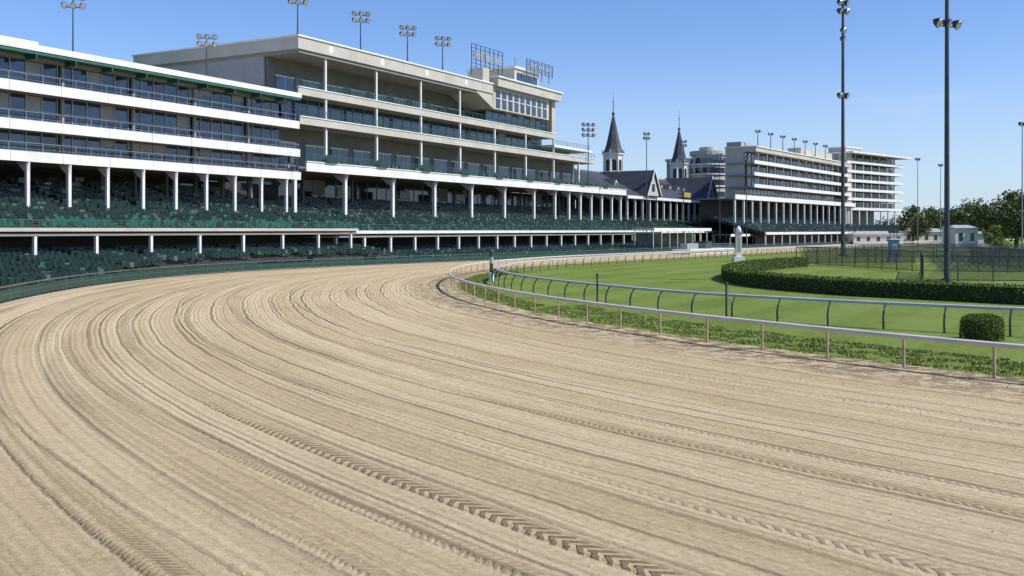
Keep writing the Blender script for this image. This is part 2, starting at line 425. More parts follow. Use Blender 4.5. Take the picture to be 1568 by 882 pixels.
for k in range(21):
    t=7.3-k; z=4.65+k*.27
    chairs(mb,FL,S0,-.5 if t<1 else 3,t-.6,z,False,.6,.06,(.8,.65,.35,.12)[k] if k<4 else .02,9.,.1)
railing(mb,FL,S0,3,8.15,4.9,.75,'green',1.2,3)
mb.build('upper_seats',r); mb=MB()
a=2.
while a>S0:
    mb.box(FL,a-.15,a+.15,7.6,7.95,.3,4.5,'white'); a-=7.
mb.build('lower_columns',r); mb=MB()
for k in range(23):
    t=4+k*.95; z=max(.2,2.1-k*.13)
    a=S0
    while a<8:
        x,y,_=FL.P(a,t+1.4,0); s_,u_=su(x,y)
        if u_>Ws(s_)+.8: mb.box(FL,a,a+2,t-.475,t+.475,z-.5,z,'darkconc')
        a+=2
    chairs(mb,FL,S0,6,t-.2,z,True,.6,.08,.03,7,.06)
mb.build('lower_seats',r)
mb=MB()
mb.box(FL,-88,-80,-24,-14,23.95,27.3,'cream'); mb.box(FL,-52,-34,-26,-10,23.95,26.,'cream'); mb.box(FL,-52.3,-33.7,-26.3,-9.7,26.,26.35,'white')
mb.box(FL,-40,-26,-30,-20,23.95,27.2,'grey'); mb.box(FL,-58,-56,-20,-17,23.95,27.5,'cream')
for a in (-64,-61.5,-59): mb.lathe(FL.P(a,-15,0)[:2],[(.7,23.95),(.7,25.4),(.9,25.5),(.3,26.1)],'grey',10)
for a in (-72,-69,-76): mb.box(FL,a,a+2.,-14,-11,23.95,26.2+.3*(a%2),'cream'); mb.lathe(FL.P(a+1,-12.5,0)[:2],[(.6,26.),(.6,27.1),(.8,27.2),(.2,27.6)],'grey',10)
for a in (-22,-12): mb.box(FL,a,a+4,-20,-14,23.95,25.,'grey')
railing(mb,FL,S0,-2,-8,23.95,1.1,'steel',2.5,2)
mb.build('roof_equipment',r)

# ------------------------------------------------------------------ MIDDLE STAND
FM=Frame((-31.8,147.5),(.566,1.))
r=root('clubhouse_grandstand'); mb=MB()
mb.box(FM,-.5,56,-35,.6,31.5,33.3,'cream'); mb.box(FM,-.7,56,-35.2,.8,33.3,33.55,'white')
mb.box(FM,0,56,-34,.3,31.0,31.497,'soffit')
for k in range(4): 
    a=7+k*13
    mb.face([FM.P(a+.55*math.cos(x*math.pi/8),.62,32.4+.55*math.sin(x*math.pi/8)) for x in range(16)],'white')
    mb.box(FM,a+6,a+6.05,.602,.62,31.52,33.28,'grey')
bands=[(25.9,1.1,0,84,.2),(21.5,1.1,0,104,.5),(14.8,1.35,1,122,.9)]
for zt,th,a0,a1,tf in bands:
    mb.box(FM,a0,a1,tf-.3,tf,zt-th,zt,'cream' if zt>15 else 'white')
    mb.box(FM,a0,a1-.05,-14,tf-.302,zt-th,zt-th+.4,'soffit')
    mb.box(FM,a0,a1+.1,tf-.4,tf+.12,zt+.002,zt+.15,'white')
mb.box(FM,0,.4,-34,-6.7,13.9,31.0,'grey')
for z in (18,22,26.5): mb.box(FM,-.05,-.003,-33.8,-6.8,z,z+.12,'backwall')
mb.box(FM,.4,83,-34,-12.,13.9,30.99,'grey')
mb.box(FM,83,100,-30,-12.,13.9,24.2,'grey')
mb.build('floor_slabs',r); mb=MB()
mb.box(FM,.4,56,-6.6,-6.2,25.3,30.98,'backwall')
for k in range(9):
    a=2+k*6; mb.box(FM,a,a+4,-6.197,-6.1,25.4,28.3,'glass'); mb.box(FM,a-.1,a+4.1,-6.197,-6.02,28.3,28.5,'white'); mb.box(FM,a+1.95,a+2.05,-6.1,-6.05,25.4,28.3,'white')
glass(mb,FM,.4,84,-3.4,20.85,24.75,2.8)
mb.box(FM,.4,104,-5.5,-5.1,13.9,20.35,'backwall')
for k in range(17):
    a=1.5+k*6; mb.box(FM,a,a+4.4,-5.097,-5.0,14.2,17.9,'glass'); mb.box(FM,a-.1,a+4.5,-5.097,-4.9,17.9,18.1,'white'); mb.box(FM,a+2.1,a+2.2,-5.,-4.95,14.2,17.9,'white')
glass(mb,FM,84,101,-5,20.85,23.,2.4); mb.box(FM,83,103,-9,.3,23.,23.5,'white')
glass(mb,FM,1,122,-13.5,7.5,13.3,3.,False,'railgrey')
for k in range(60):
    a=R.uniform(1,118); t=R.uniform(-4,-1.5); mb.box(FM,a,a+R.uniform(.3,.8),t,t+.5,14.8,15.8,'seat2')
mb.build('windows',r); mb=MB()
mb.box(FM,56.2,80,-14,.5,28.6,33.0,'cream'); 
for k in range(9):
    a=57.2+k*2.5; mb.box(FM,a,a+1.6,.502,.58,28.9,32.4,'glass'); mb.box(FM,a-.1,a+1.7,.503,.72,30.7,30.85,'white')
mb.hexa([FM.P(50,-6,31.2),FM.P(50,.4,31.2),FM.P(56.2,.4,28.7),FM.P(56.2,-6,28.7),FM.P(50,-6,31.4),FM.P(50,.4,31.4),FM.P(56.2,.4,31.3),FM.P(56.2,-6,31.3)],'cream')
mb.box(FM,56.2,84.,-20,1.6,33.,34.7,'cream'); mb.box(FM,56,84.3,-20.2,1.9,34.7,35.,'white')
mb.box(FM,70,81,-14,-2.5,35.,38.8,'cream'); mb.box(FM,69.6,81.4,-14.4,-2.1,38.8,39.2,'white')
mb.box(FM,71,80,-2.497,-2.4,36.2,38.,'glass')
glass(mb,FM,56.2,82,-1.2,26.06,28.6,2.6)
mb.box(FM,82,83.6,-3,.2,26.06,33.,'cream')
mb.build('press_box',r); mb=MB()
for k in range(8):
    a=6.5+12.8*k
    if a<56: mb.box(FM,a-.16,a+.16,-.3,.0,26.06,31.,'white')
    if a<84: mb.box(FM,a-.16,a+.16,-.3,.05,21.7,24.79,'white')
    if a<104: mb.box(FM,a-.18,a+.18,-.3,.1,14.96,20.39,'white')
cols=[11.2+12.6*j for j in range(6)]+[84,91,97.,103,109,115,120.5]
for a in [-.5]+cols:
    mb.box(FM,a-.28,a+.28,-.4,.12,6.3,13.44,'white')
    mb.hexa([FM.P(a-.1,-.3,12.0),FM.P(a-.1,.12,12.0),FM.P(a+.1,.12,12.0),FM.P(a+.1,-.3,12.0),FM.P(a-.1,-2.6,13.44),FM.P(a-.1,.5,13.44),FM.P(a+.1,.5,13.44),FM.P(a+.1,-2.6,13.44)],'white')
    mb.box(FM,a-.2,a+.2,-9,-8.6,8,13.44,'backwall')
mb.build('columns',r); mb=MB()
railing(mb,FM,0,56,-.1,26.06,1.1,'green',1.6,4); railing(mb,FM,56,84,-.1,26.06,1.1,'green',1.6,4)
railing(mb,FM,0,104,.3,21.66,1.1,'green',1.6,4); railing(mb,FM,1,122,.7,14.96,1.1,'green',1.5,5)
railing(mb,FM,84,103,-.1,23.6,1.,'green',1.6,3)
mb.build('railings',r); mb=MB()
for k in range(9):
    a0=6.5+12.8*k
    seg=8
    for i in range(seg):
        an0=math.pi*i/seg; an1=math.pi*(i+1)/seg
        p=lambda an,t,rr: FM.P(a0+rr*math.cos(an),t,15.0+rr*math.sin(an)*.75)
        mb.face([p(an0,.75,1.7),p(an1,.75,1.7),p(an1,1.3,1.3),p(an0,1.3,1.3)],'dkgreen')
        mb.face([p(an0,1.3,1.3),p(an1,1.3,1.3),FM.P(a0,1.35,15.0)],'dkgreen')
mb.build('awnings',r); mb=MB()
DT=10.
for k in range(24):
    t=DT-k; z=4.2+k*.25
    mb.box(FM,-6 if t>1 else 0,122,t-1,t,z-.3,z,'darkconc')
mb.box(FM,-8,122.5,DT,DT+.3,4.15,4.6,'white'); mb.box(FM,-8,122.5,4.,DT-.01,3.6,3.85,'soffit')
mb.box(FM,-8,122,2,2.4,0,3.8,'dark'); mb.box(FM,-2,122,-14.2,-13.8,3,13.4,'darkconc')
mb.build('upper_tier',r); mb=MB()
for k in range(22):
    t=DT-.7-k; z=4.2+k*.25
    chairs(mb,FM,-6 if t>1 else 0,121,t-.6,z,False,.62,.05,(.5,.25)[k] if k<2 else .03,9,.13)
railing(mb,FM,-8,122,DT+.2,4.61,.9,'green',1.3,4)
for a in (20,38,57,75): 
    mb.box(FM,a,a+3.4,-9.2,-9.,10.4,12.,'dark'); mb.box(FM,a+.1,a+3.3,-8.997,-8.95,10.5,11.9,'grey')
mb.build('upper_seats',r); mb=MB()
for k in range(22):
    a=-3+6.4*k
    if a>122: break
    mb.box(FM,a-.18,a+.18,DT-.45,DT-.05,.2,4.1,'white')
mb.build('lower_columns',r); mb=MB()
for k in range(17):
    t=4+k*.95; z=max(.2,1.2-k*.08); a=-14
    while a<150:
        x,y,_=FM.P(a,t+1.4,0); s_,u_=su(x,y)
        if u_>Ws(s_)+.8: mb.box(FM,a,a+2,t-.475,t+.475,z-.5,z,'darkconc')
        a+=2
    chairs(mb,FM,-13,150,t-.2,z,True,.64,.08,.04,7,.09)
mb.build('lower_seats',r); mb=MB()
for (a0,a1,z0,z1,t) in ((52,64,36.5,41.,-2),(74,86,38.8,41.3,-1.8)):
    for q in range(8):
        a=a0+(a1-a0)*q/7; mb.box(FM,a-.06,a+.06,t,t+.12,z0-1.6 if q%2==0 else z0,z1,'dksteel')
    for q in range(7):
        z=z0+(z1-z0)*q/6; mb.box(FM,a0,a1,t+.13,t+.2,z-.05,z+.05,'dksteel')
    for q in range(12):
        a=a0+.5+(a1-a0-1)*q/12; mb.box(FM,a,a+.55,t+.21,t+.3,z0+(z1-z0)*.4,z0+(z1-z0)*.68,'grey' if q%4 else 'steel')
for a,h in ((10,1.2),(30,1.),(45,1.2)): mb.box(FM,a,a+3,-22,-18,33.55,33.55+h,'grey')
mb.tube([FM.P(80,-8,39.2),FM.P(80,-8,43)],.06,'dksteel',5)
mb.box(FM,53,55.5,-3,0.,33.56,36.3,'cream')
mb.build('roof_sign_frames',r)
for (a,h) in ((-34.3,6.8),(-14.2,5.8)):
    p=FL.P(a,-3,0); floodlight('roof_floodlight_pole',p[:2],23.95,h,2,3,1.,.3,.1,'dksteel')
for a in (.5,15.5,28.5,39.5):
    p=FM.P(a,-.4,0); floodlight('roof_floodlight_pole',p[:2],33.55,6.2,2,3,1.15,.3,.12,'dksteel')
p=FM.P(99,1.,0); floodlight('roof_floodlight_pole',p[:2],14.9,14.5,3,3,1.3,.3,.13,'dksteel')

# ------------------------------------------------------------------ TWIN SPIRES STAND
r=root('twin_spires_grandstand'); mb=MB(); P=FM.P
E0,E1=122.5,212
mb.face([P(E0,1,13.6),P(E1,1,13.6),P(E1,-14,20.6),P(E0,-14,20.6)],'slate')
mb.face([P(E0,-29,13.6),P(E0,-14,20.6),P(E1,-14,20.6),P(E1,-29,13.6)],'slate')
for e in (E0,E1): mb.face([P(e,1,13.6),P(e,-14,20.6),P(e,-29,13.6)],'cream')
mb.box(FM,E0,E1,.7,1.1,12.8,13.55,'white'); mb.box(FM,E0,E1,-13.,.69,12.9,13.1,'soffit')
mb.box(FM,E0,E1,-14.2,-13.8,20.55,20.85,'grey')
for a,wd,zt in ((138,4.6,20.4),(187,5.2,20.8)):
    mb.face([P(a-wd,1.9,13.8),P(a+wd,1.9,13.8),P(a,1.9,zt)],'cream')
    mb.face([P(a-wd-.4,2.3,13.5),P(a,2.3,zt+.3),P(a,-13.8,zt+.3),P(a-wd-.4,-1,13.5)],'slate')
    mb.face([P(a+wd+.4,2.3,13.5),P(a+wd+.4,-1,13.5),P(a,-13.8,zt+.3),P(a,2.3,zt+.3)],'slate')
    for sg in (-1,1):
        mb.hexa([P(a+sg*(wd+.5),2.31,13.3),P(a+sg*(wd+.5),2.5,13.3),P(a,2.5,zt+.1),P(a,2.31,zt+.1),P(a+sg*(wd+.5),2.31,13.9),P(a+sg*(wd+.5),2.5,13.9),P(a,2.5,zt+.65),P(a,2.31,zt+.65)],'white')
    mb.box(FM,a-1,a+1,1.91,2.,15,17,'glass')
for a in (128,147,154,161,168,175,180,197,203):
    t0=-4.5; zb=13.6+(1-t0)*7/15
    mb.box(FM,a-.9,a+.9,t0-2.4,t0,zb-.4,zb+1.1,'cream'); mb.box(FM,a-.6,a+.6,t0+.003,t0+.05,zb-.1,zb+.9,'glass')
    mb.face([P(a-1.2,t0+.2,zb+1.),P(a,t0+.2,zb+2.1),P(a,t0-3.6,zb+2.1),P(a-1.2,t0-3.,zb+1.)],'slate'); mb.face([P(a+1.2,t0+.2,zb+1.),P(a+1.2,t0-3.,zb+1.),P(a,t0-3.6,zb+2.1),P(a,t0+.2,zb+2.1)],'slate')
    mb.face([P(a-.95,t0+.01,zb+1.1),P(a+.95,t0+.01,zb+1.1),P(a,t0+.01,zb+2.)],'cream')
mb.box(FM,163,169,1.2,1.5,14.2,15.6,'yellow'); mb.box(FM,162.6,169.4,1.1,1.19,13.9,15.9,'dkgreen')
mb.build('slate_roof',r); mb=MB()
a=E0+2
while a<E1: mb.box(FM,a-.2,a+.2,-.2,.3,5,12.85,'white'); mb.box(FM,a-.14,a+.14,-7,-6.7,7,12.89,'backwall'); a+=5.2
for k in range(20):
    t=DT-k; z=4.2+k*.25; mb.box(FM,E0,E1,t-1,t,z-.3,z,'darkconc')
    a=E0
    while a<E1:
        mb.box(FM,a,a+1.5,t-.6,t-.5,z+.3,z+.85,'seat2' if R.random()<.15 else 'seat'); a+=1.7
mb.box(FM,E0,E1,-13.6,-13.2,3,12.9,'dark'); mb.box(FM,E0,E1,DT,DT+.3,3.9,4.5,'white'); railing(mb,FM,E0,E1,DT+.15,4.5,.9,'green',1.5,3)
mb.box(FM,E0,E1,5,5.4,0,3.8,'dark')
a=E0
while a<E1: mb.box(FM,a-.15,a+.15,DT-.4,DT-.1,.1,3.9,'white'); a+=5.2
mb.build('stand',r)
def spire(x,y,zb):
    rr=root('spire'); mb=MB(); c=(x,y)
    mb.lathe(c,[(3.3,zb-4),(3.3,zb),(3.6,zb+.1),(3.6,zb+.5),(2.9,zb+.6),(2.75,zb+.6),(2.75,zb+5.6),(3.3,zb+6.),(3.3,zb+6.5)],'white',8,.39)
    for q in range(8):
        an=2*math.pi*(q+.5)/8+.39; ca,sa=math.cos(an),math.sin(an); ap=2.75*math.cos(math.pi/8)+.02
        F=Frame((x+ca*ap,y+sa*ap),(-sa,ca))
        pts=[F.P(-.6,0.,zb+1.3),F.P(.6,0.,zb+1.3)]+[F.P(.6*math.cos(math.pi*i/6),0.,zb+4.+.6*math.sin(math.pi*i/6)) for i in range(7)]
        mb.face(pts,'dark')
        F2=Frame((x+ca*(ap+.05),y+sa*(ap+.05)),(-sa,ca)); mb.box(F2,-.7,.7,-.04,.1,zb+1.1,zb+1.3,'white')
        an2=2*math.pi*q/8+.39
        mb.tube([(x+2.85*math.cos(an2),y+2.85*math.sin(an2),zb+.5),(x+2.85*math.cos(an2),y+2.85*math.sin(an2),zb+6)],.2,'white',6)
        mb.tube([(x+3.3*math.cos(an2),y+3.3*math.sin(an2),zb+6.2),(x+3.3*math.cos(an2),y+3.3*math.sin(an2),zb+7.8)],[.16,.03],'white',6)
    mb.build('cupola',rr); mb=MB()
    mb.lathe(c,[(3.5,zb+6.5),(2.7,zb+7.3),(2.1,zb+9.),(1.3,zb+12.5),(.55,zb+16),(.25,zb+17.3)],'slate',8,.39)
    mb.build('cone',rr); mb=MB()
    mb.lathe(c,[(.15,zb+17.2),(.45,zb+17.6),(.45,zb+17.9),(.12,zb+18.3),(.1,zb+21),(.25,zb+21.2),(.06,zb+21.5),(.03,zb+24)],'dksteel',8)
    mb.build('finial',rr)
spire(29.,285.,20.2); spire(55.4,330.,20.4)

# ------------------------------------------------------------------ FAR BUILDINGS
FF=Frame((70.6,290.),(.7,1.)); r=root('far_clubhouse'); mb=MB()
LN=92
mb.box(FF,0,LN,-9,.5,27.6,28.9,'cream'); mb.box(FF,-.3,LN,-9.3,.8,28.9,29.2,'white')
mb.box(FF,0,.4,-9,-3,13.6,27.6,'cream'); mb.box(FF,.4,LN,-9,-8,13.6,27.6,'grey')
for z in (17,20.7,24.3): mb.box(FF,-.04,-.003,-8.9,-3.1,z,z+.15,'grey')
for i,zt in enumerate((25.,21.5,18.)):
    a0=-1-i*.8
    mb.box(FF,a0,LN,.2+i*.3,.5+i*.3,zt-1.,zt,'white'); mb.box(FF,a0,LN,-8,.195+i*.3,zt-1.,zt-.7,'soffit')
    glass(mb,FF,.6,LN,-2.4,zt-.7,zt+2.45 if i else zt+2.55,3)
    a=3
    while a<LN: mb.box(FF,a-.15,a+.15,-.1,.15,zt-.7,zt+2.4,'grey'); a+=7
mb.box(FF,-18,LN+4,1.2,1.6,13.2,14.5,'white'); mb.box(FF,-18,LN+4,-10,1.19,13.2,13.6,'soffit')
glass(mb,FF,-1,LN,-2.4,13.6,16.95,3)
railing(mb,FF,-18,LN,1.4,14.5,1.,'steel',2,3)
mb.box(FF,52,86,-8.5,-4,29.2,32.4,'cream'); mb.box(FF,-.2,8,-8.5,-4,29.2,30.6,'grey')
mb.build('floors',r); mb=MB()
c=(66.,335.)
mb.lathe(c,[(5.6,10),(5.6,29.5),(6.2,29.6),(6.2,31),(3,31.2),(3,32.4)],'cream',24)
for z in (15.5,19.5,23.5,26.8): mb.lathe(c,[(5.63,z),(5.63,z+1.9)],'glass',24); mb.lathe(c,[(5.63,z-.5),(6.1,z-.48),(6.1,z-.1),(5.63,z-.05)],'white',24)
FX=Frame((72,338),(.7,1.)); mb.box(FX,-3,30,-20,2,10,28.5,'grey'); mb.box(FX,-3.4,30,-20.4,2.4,28.5,29.3,'cream')
mb.build('rounded_stair_tower',r); mb=MB()
a=-17
while a<LN+3: mb.box(FF,a-.22,a+.22,.7,1.2,4,13.2,'white'); a+=6.4
for k in range(16):
    t=10-k; z=3.6+k*.27; mb.box(FF,-18,LN+4,t-1,t,z-.3,z,'darkconc'); a=-18
    while a<LN+3: mb.box(FF,a,a+2,t-.6,t-.5,z+.3,z+.9,'seat2' if R.random()<.15 else 'seat'); a+=2.3
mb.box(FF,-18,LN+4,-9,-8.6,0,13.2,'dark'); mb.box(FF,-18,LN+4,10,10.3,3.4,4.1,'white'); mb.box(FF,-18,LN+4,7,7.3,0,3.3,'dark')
a=-17
while a<LN+3: mb.box(FF,a-.15,a+.15,9.6,9.9,0,3.4,'white'); a+=6.4
mb.build('lower_stand',r)
for k in range(7):
    p=FF.P(4+k*10.5,-.5,0); floodlight('roof_floodlight_pole',p[:2],29.2,4.6,1,2,1.2,.3,.15,'dksteel')
FG=Frame((123.6,366.),(.716,.698)); r=root('far_suite_tower'); mb=MB(); LG=43
for i,zt in enumerate((30.2,26.7,23.3,19.9,16.5,12.9)):
    mb.box(FG,-2,LG+1.,.5,.8,zt-.9,zt+.1,'white'); mb.box(FG,-2,LG+1,-9,.49,zt-.9,zt-.5,'soffit')
    glass(mb,FG,2.1,LG,-3,zt-.5,zt+2.3,3)
    a=5
    while a<LG: mb.box(FG,a-.2,a+.2,-.2,.3,zt-.5,zt+2.4,'cream'); a+=6.5
mb.box(FG,-2.5,LG+3.5,-12,3.2,32.8,33.4,'white'); mb.box(FG,0,LG-4,-12,-9,0,32.8,'grey'); mb.box(FG,-.4,-.0,-11,-4,0,32.8,'cream')
mb.box(FG,-2,2,-3,.45,0,32.8,'cream')
mb.box(FG,4,16,-10,-3,33.4,35.4,'cream'); mb.box(FG,20,36,-10,-3,33.4,34.6,'cream'); mb.box(FG,3.6,16.4,-10.4,-2.6,35.4,35.8,'white')
a=2
while a<LG: mb.box(FG,a-.25,a+.25,.0,.44,0,12,'white'); a+=6
for k in range(12):
    t=14-k; z=2.5+k*.3; mb.box(FG,-2,LG,t-1,t,z-.3,z,'darkconc'); mb.box(FG,-2,LG,t-.6,t-.5,z+.3,z+.8,'seat')
mb.box(FG,-2,LG,3,3.3,0,5.5,'dark')
mb.build('floors',r)
def xy(px,Y): return ((px-784)/1524*Y,Y)
for px,Y,zt,z0 in ((990,236,27.5,0),(1047,262,28.,0),(1143,262,24.5,0),(1102,268,25,0)):
    floodlight('trackside_floodlight_pole',xy(px,Y),z0,zt-z0,2,2,1.1,.2,.14,'dksteel')

# ------------------------------------------------------------------ INFIELD
floodlight('tall_light_pole',(59.5,179),0,52,1,3,1.6,.4,.38,'dksteel',[(52,1,3),(45.6,2,2),(40.6,2,1),(28.9,1,2)])
floodlight('tall_light_pole',(39.1,89.5),0,32,1,3,1.2,.4,.27,'dksteel',[(32,1,3),(23.3,1,3)])
floodlight('light_pole',(102.5,200),0,26,1,2,1.2,.4,.15,'steel')
floodlight('light_pole',xy(1405,300),0,26,1,2,1.2,.4,.15,'steel')
floodlight('light_pole',xy(1440,320),0,25.5,1,2,1.2,.4,.15,'steel')
def leaves(mb,k,pt,size,n=1):
    for _ in range(n):
        a=Vector((R.gauss(0,1),R.gauss(0,1),R.gauss(0,1))).normalized(); b_=a.orthogonal().normalized(); c_=a.cross(b_)
        sx=size*R.uniform(.6,1.3); sy=size*R.uniform(.4,.8); p=Vector(pt)
        mb.face([tuple(p-b_*sx),tuple(p-c_*sy),tuple(p+b_*sx),tuple(p+c_*sy)],k)
hp=[(60,48),(46,55.5),(38,60),(32.6,63.6),(29.5,67.2),(24.7,72.4),(21.9,78.6),(20.4,85),(20.8,95),(24,106),(30,118),(38,129),(45,137)]
hpath=resample(catmull(hp,.5),1.)
mb=MB()
for p,q in zip(hpath,hpath[1:]):
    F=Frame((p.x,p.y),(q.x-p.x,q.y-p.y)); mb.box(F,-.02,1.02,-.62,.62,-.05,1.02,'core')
    wob=.1*mnoise.noise(Vector((p.x*.3,p.y*.3,0)))
    for _ in range(330):
        side=R.random()
        if side<.4: t=R.uniform(-.72,.72); z=1.12+wob+R.gauss(0,.06)
        else: t=(.69+wob+R.gauss(0,.05))*(1 if R.random()<.5 else -1); z=R.uniform(0,1.12+wob)
        leaves(mb,'hedge',F.P(R.uniform(0,1),t,z),.075)
mb.build('clipped_hedge')
mb=MB(); c=(20.3,43.)
mb.lathe(c,[(.68,-.05),(.76,.3),(.76,.75),(.56,.9)],'core',14)
for _ in range(5600):
    an=R.uniform(0,6.283); wb=.06*mnoise.noise(Vector((math.cos(an)*2,math.sin(an)*2,R.random())))
    if R.random()<.4: rr_=.84*math.sqrt(R.random()); z=1.02-.2*(rr_/.84)**4+R.gauss(0,.03)
    else: z=R.uniform(0,.92); rr_=.85+wb+R.gauss(0,.03)-.08*(z>.8)
    leaves(mb,'hedge',(c[0]+rr_*math.cos(an),c[1]+rr_*math.sin(an),z),.035)
mb.build('round_clipped_bush')
mb=MB(); i=mb.mi('blade')
for _ in range(110000):
    s=R.uniform(-78,25); dens=R.random()**.7
    uu=-.45-dens*(4.8 if s<-30 else 2.6)
    uu+=.5*mnoise.noise(Vector((s*.5,0,3)))
    cl_=mnoise.noise(Vector((s*.9,uu*1.3,0)))+.5*mnoise.noise(Vector((s*2.3,uu*3,4)))
    if cl_<-.12: continue
    x,y,_=tp(s,uu); h=-.03+R.uniform(.02,.07)*(1.+1.3*cl_); an=R.uniform(0,3.14); wd=.018+.0004*y
    dx,dy=math.cos(an)*wd,math.sin(an)*wd; b_=len(mb.v)
    mb.v+=[(x-dx,y-dy,-.06),(x+dx,y+dy,-.06),(x+R.gauss(0,.06),y+R.gauss(0,.06),h)]; mb.f.append((b_,b_+1,b_+2)); mb.m.append(i)
mb.build('rough_grass')
r=root('chain_link_fence'); mb=MB()
def mesh_fence(p0,p1,h=2.3):
    F=Frame(p0,(p1[0]-p0[0],p1[1]-p0[1])); ln=math.dist(p0,p1); a=0
    while a<=ln: mb.tube([F.P(a,0,-.05),F.P(a,0,h+.05)],.06,'dksteel',5); a+=3
    for z in (h,.1): mb.box(F,0,ln,-.025,.025,z-.04,z+.04,'dksteel')
    a=-h
    while a<ln:
        for sg in (1,-1):
            x0,x1=(a,a+h) if sg==1 else (a+h,a); z0,z1=.1,h
            if min(x0,x1)<0 or max(x0,x1)>ln: continue
            e=.018
            mb.face([F.P(x0-e,.01*sg,z0),F.P(x0+e,.01*sg,z0),F.P(x1+e,.01*sg,z1),F.P(x1-e,.01*sg,z1)],'dksteel')
        a+=.14
mesh_fence((40,140),(46,112)); mesh_fence((46,112),(38,92)); mesh_fence((38,92),(75,84)); mesh_fence((46,112),(85,104)); mesh_fence((40,140),(100,150)); mesh_fence((57,170),(110,165)); mesh_fence((60,90),(64,140))
mb.build('mesh',r)
r=root('distance_marker_pole'); mb=MB(); c=(-1.9,92.)
mb.lathe(c,[(.24,-.05),(.24,.7),(.2,.75),(.17,.8)],'white',12); mb.lathe(c,[(.17,.8),(.17,1.6)],'dksteel',12); mb.lathe(c,[(.17,1.6),(.17,2.2)],'railgrey',12); mb.lathe(c,[(.172,2.2),(.22,2.55),(.22,2.75),(.05,2.95)],'dksteel',12); mb.build('pole',r)
for c in ((5.5,64.2),(11.5,53.4)):
    r=root('thin_rail_marker'); mb=MB(); mb.lathe(c,[(.06,-.05),(.06,1.7),(.09,1.72),(.09,1.86),(.02,1.9)],'dksteel',8); mb.build('post',r)
r=root('finish_line_pillar'); mb=MB(); F=Frame((33.9,149.),(0,1))
mb.box(F,-.8,.8,-.8,.8,-.05,.7,'white'); mb.box(F,-.4,.4,-.4,.4,.7,4.2,'white'); mb.box(F,-.55,.55,-.55,.55,4.2,4.45,'grey')
mb.lathe((33.9,149.),[(.4,4.45),(.42,4.8),(.25,5.1),(.08,5.3)],'white',12); mb.box(F,-.42,-.401,-.22,.22,1.4,3.6,'grey'); mb.build('pillar',r)
r=root('infield_sign_kiosk'); mb=MB(); F=Frame((57.5,150.),(0,1))
mb.box(F,-.6,.6,-.75,.75,-.05,.6,'grey'); mb.box(F,-.5,.5,-.65,.65,.6,3.2,'blue'); mb.box(F,-.52,-.503,-.35,.35,1.2,2.6,'grey')
mb.box(F,-.55,.55,-.75,.75,3.2,3.4,'white')
for t in (-.5,.05,.5): mb.tube([F.P(0,t,3.4),F.P(0,t,4.3)],.05,'dksteel',5); mb.box(F,-.3,.3,t-.2,t+.2,4.2,4.8,'dksteel')
mb.build('kiosk',r)
def canopy(name,px,Y,ln,z,mat='white'):
    r=root(name); mb=MB(); x,y=xy(px,Y); F=Frame((x,y),TD)
    mb.box(F,0,ln,-2.5,2.5,z,z+.35,mat); mb.box(F,-.1,ln+.1,2.5,2.6,z-.25,z+.4,'white')
    a=.3
    while a<ln: 
        for t in (-2.2,2.2): mb.tube([F.P(a,t,0),F.P(a,t,z)],.09,'white',6)
        a+=4
    mb.box(F,.5,ln-.5,-2.,-1.8,.0,z-.8,'glass'); railing(mb,F,0,ln,2.3,.0,1.1,'green',1.5,3); mb.build('canopy',r)
canopy('trackside_canopy',985,212,30,4.7); canopy('trackside_canopy',1105,262,26,3.2,'green'); canopy('trackside_canopy',1165,300,30,3.)
r=root('winners_circle_stage'); mb=MB(); F=Frame(xy(1050,193),TD)
mb.box(F,0,22,-3,1,0,.9,'white'); mb.box(F,0,22,1.003,1.1,.25,.7,'dkgreen'); railing(mb,F,0,22,.8,.9,1.,'steel',1.5,3)
mb.box(F,3,8,-2.5,-1,.9,2.,'grey'); mb.box(F,12,15,-2.5,-1,.9,2.4,'dkgreen'); mb.build('stage',r)
def house(name,px,Y,w,d,h,rh,wall='white',roof='grey'):
    r=root(name); x,y=xy(px,Y); F=Frame((x,y),(0,1)); mb=MB()
    mb.box(F,0,d,-w/2,w/2,0,h,wall)
    mb.face([F.P(-.4,-w/2-.4,h),F.P(-.4,w/2+.4,h),F.P(d/2,w/2*.7,h+rh),F.P(d/2,-w/2*.7,h+rh)],roof)
    mb.face([F.P(d+.4,-w/2-.4,h),F.P(d/2,-w/2*.7,h+rh),F.P(d/2,w/2*.7,h+rh),F.P(d+.4,w/2+.4,h)],roof)
    for sg in (-1,1): mb.face([F.P(-.4,sg*(w/2+.4),h),F.P(d+.4,sg*(w/2+.4),h),F.P(d/2,sg*w/2*.7,h+rh)],roof)
    n=max(2,int(w/3))
    for k in range(n):
        t=-w/2+w*(k+.5)/n; mb.box(F,-.06,-.003,t-.5,t+.5,h*.35,h*.75,'glass')
    mb.build('house_body',r)
house('infield_building',1480,260,6,8,5.2,.8,'white','railgrey'); house('infield_building',1500,262,7,8,3.6,.7,'white','railgrey'); house('infield_building',1412,330,18,8,4.,1.2,'white','railgrey'); house('infield_building',1345,320,16,8,3.3,1.,'white','railgrey')
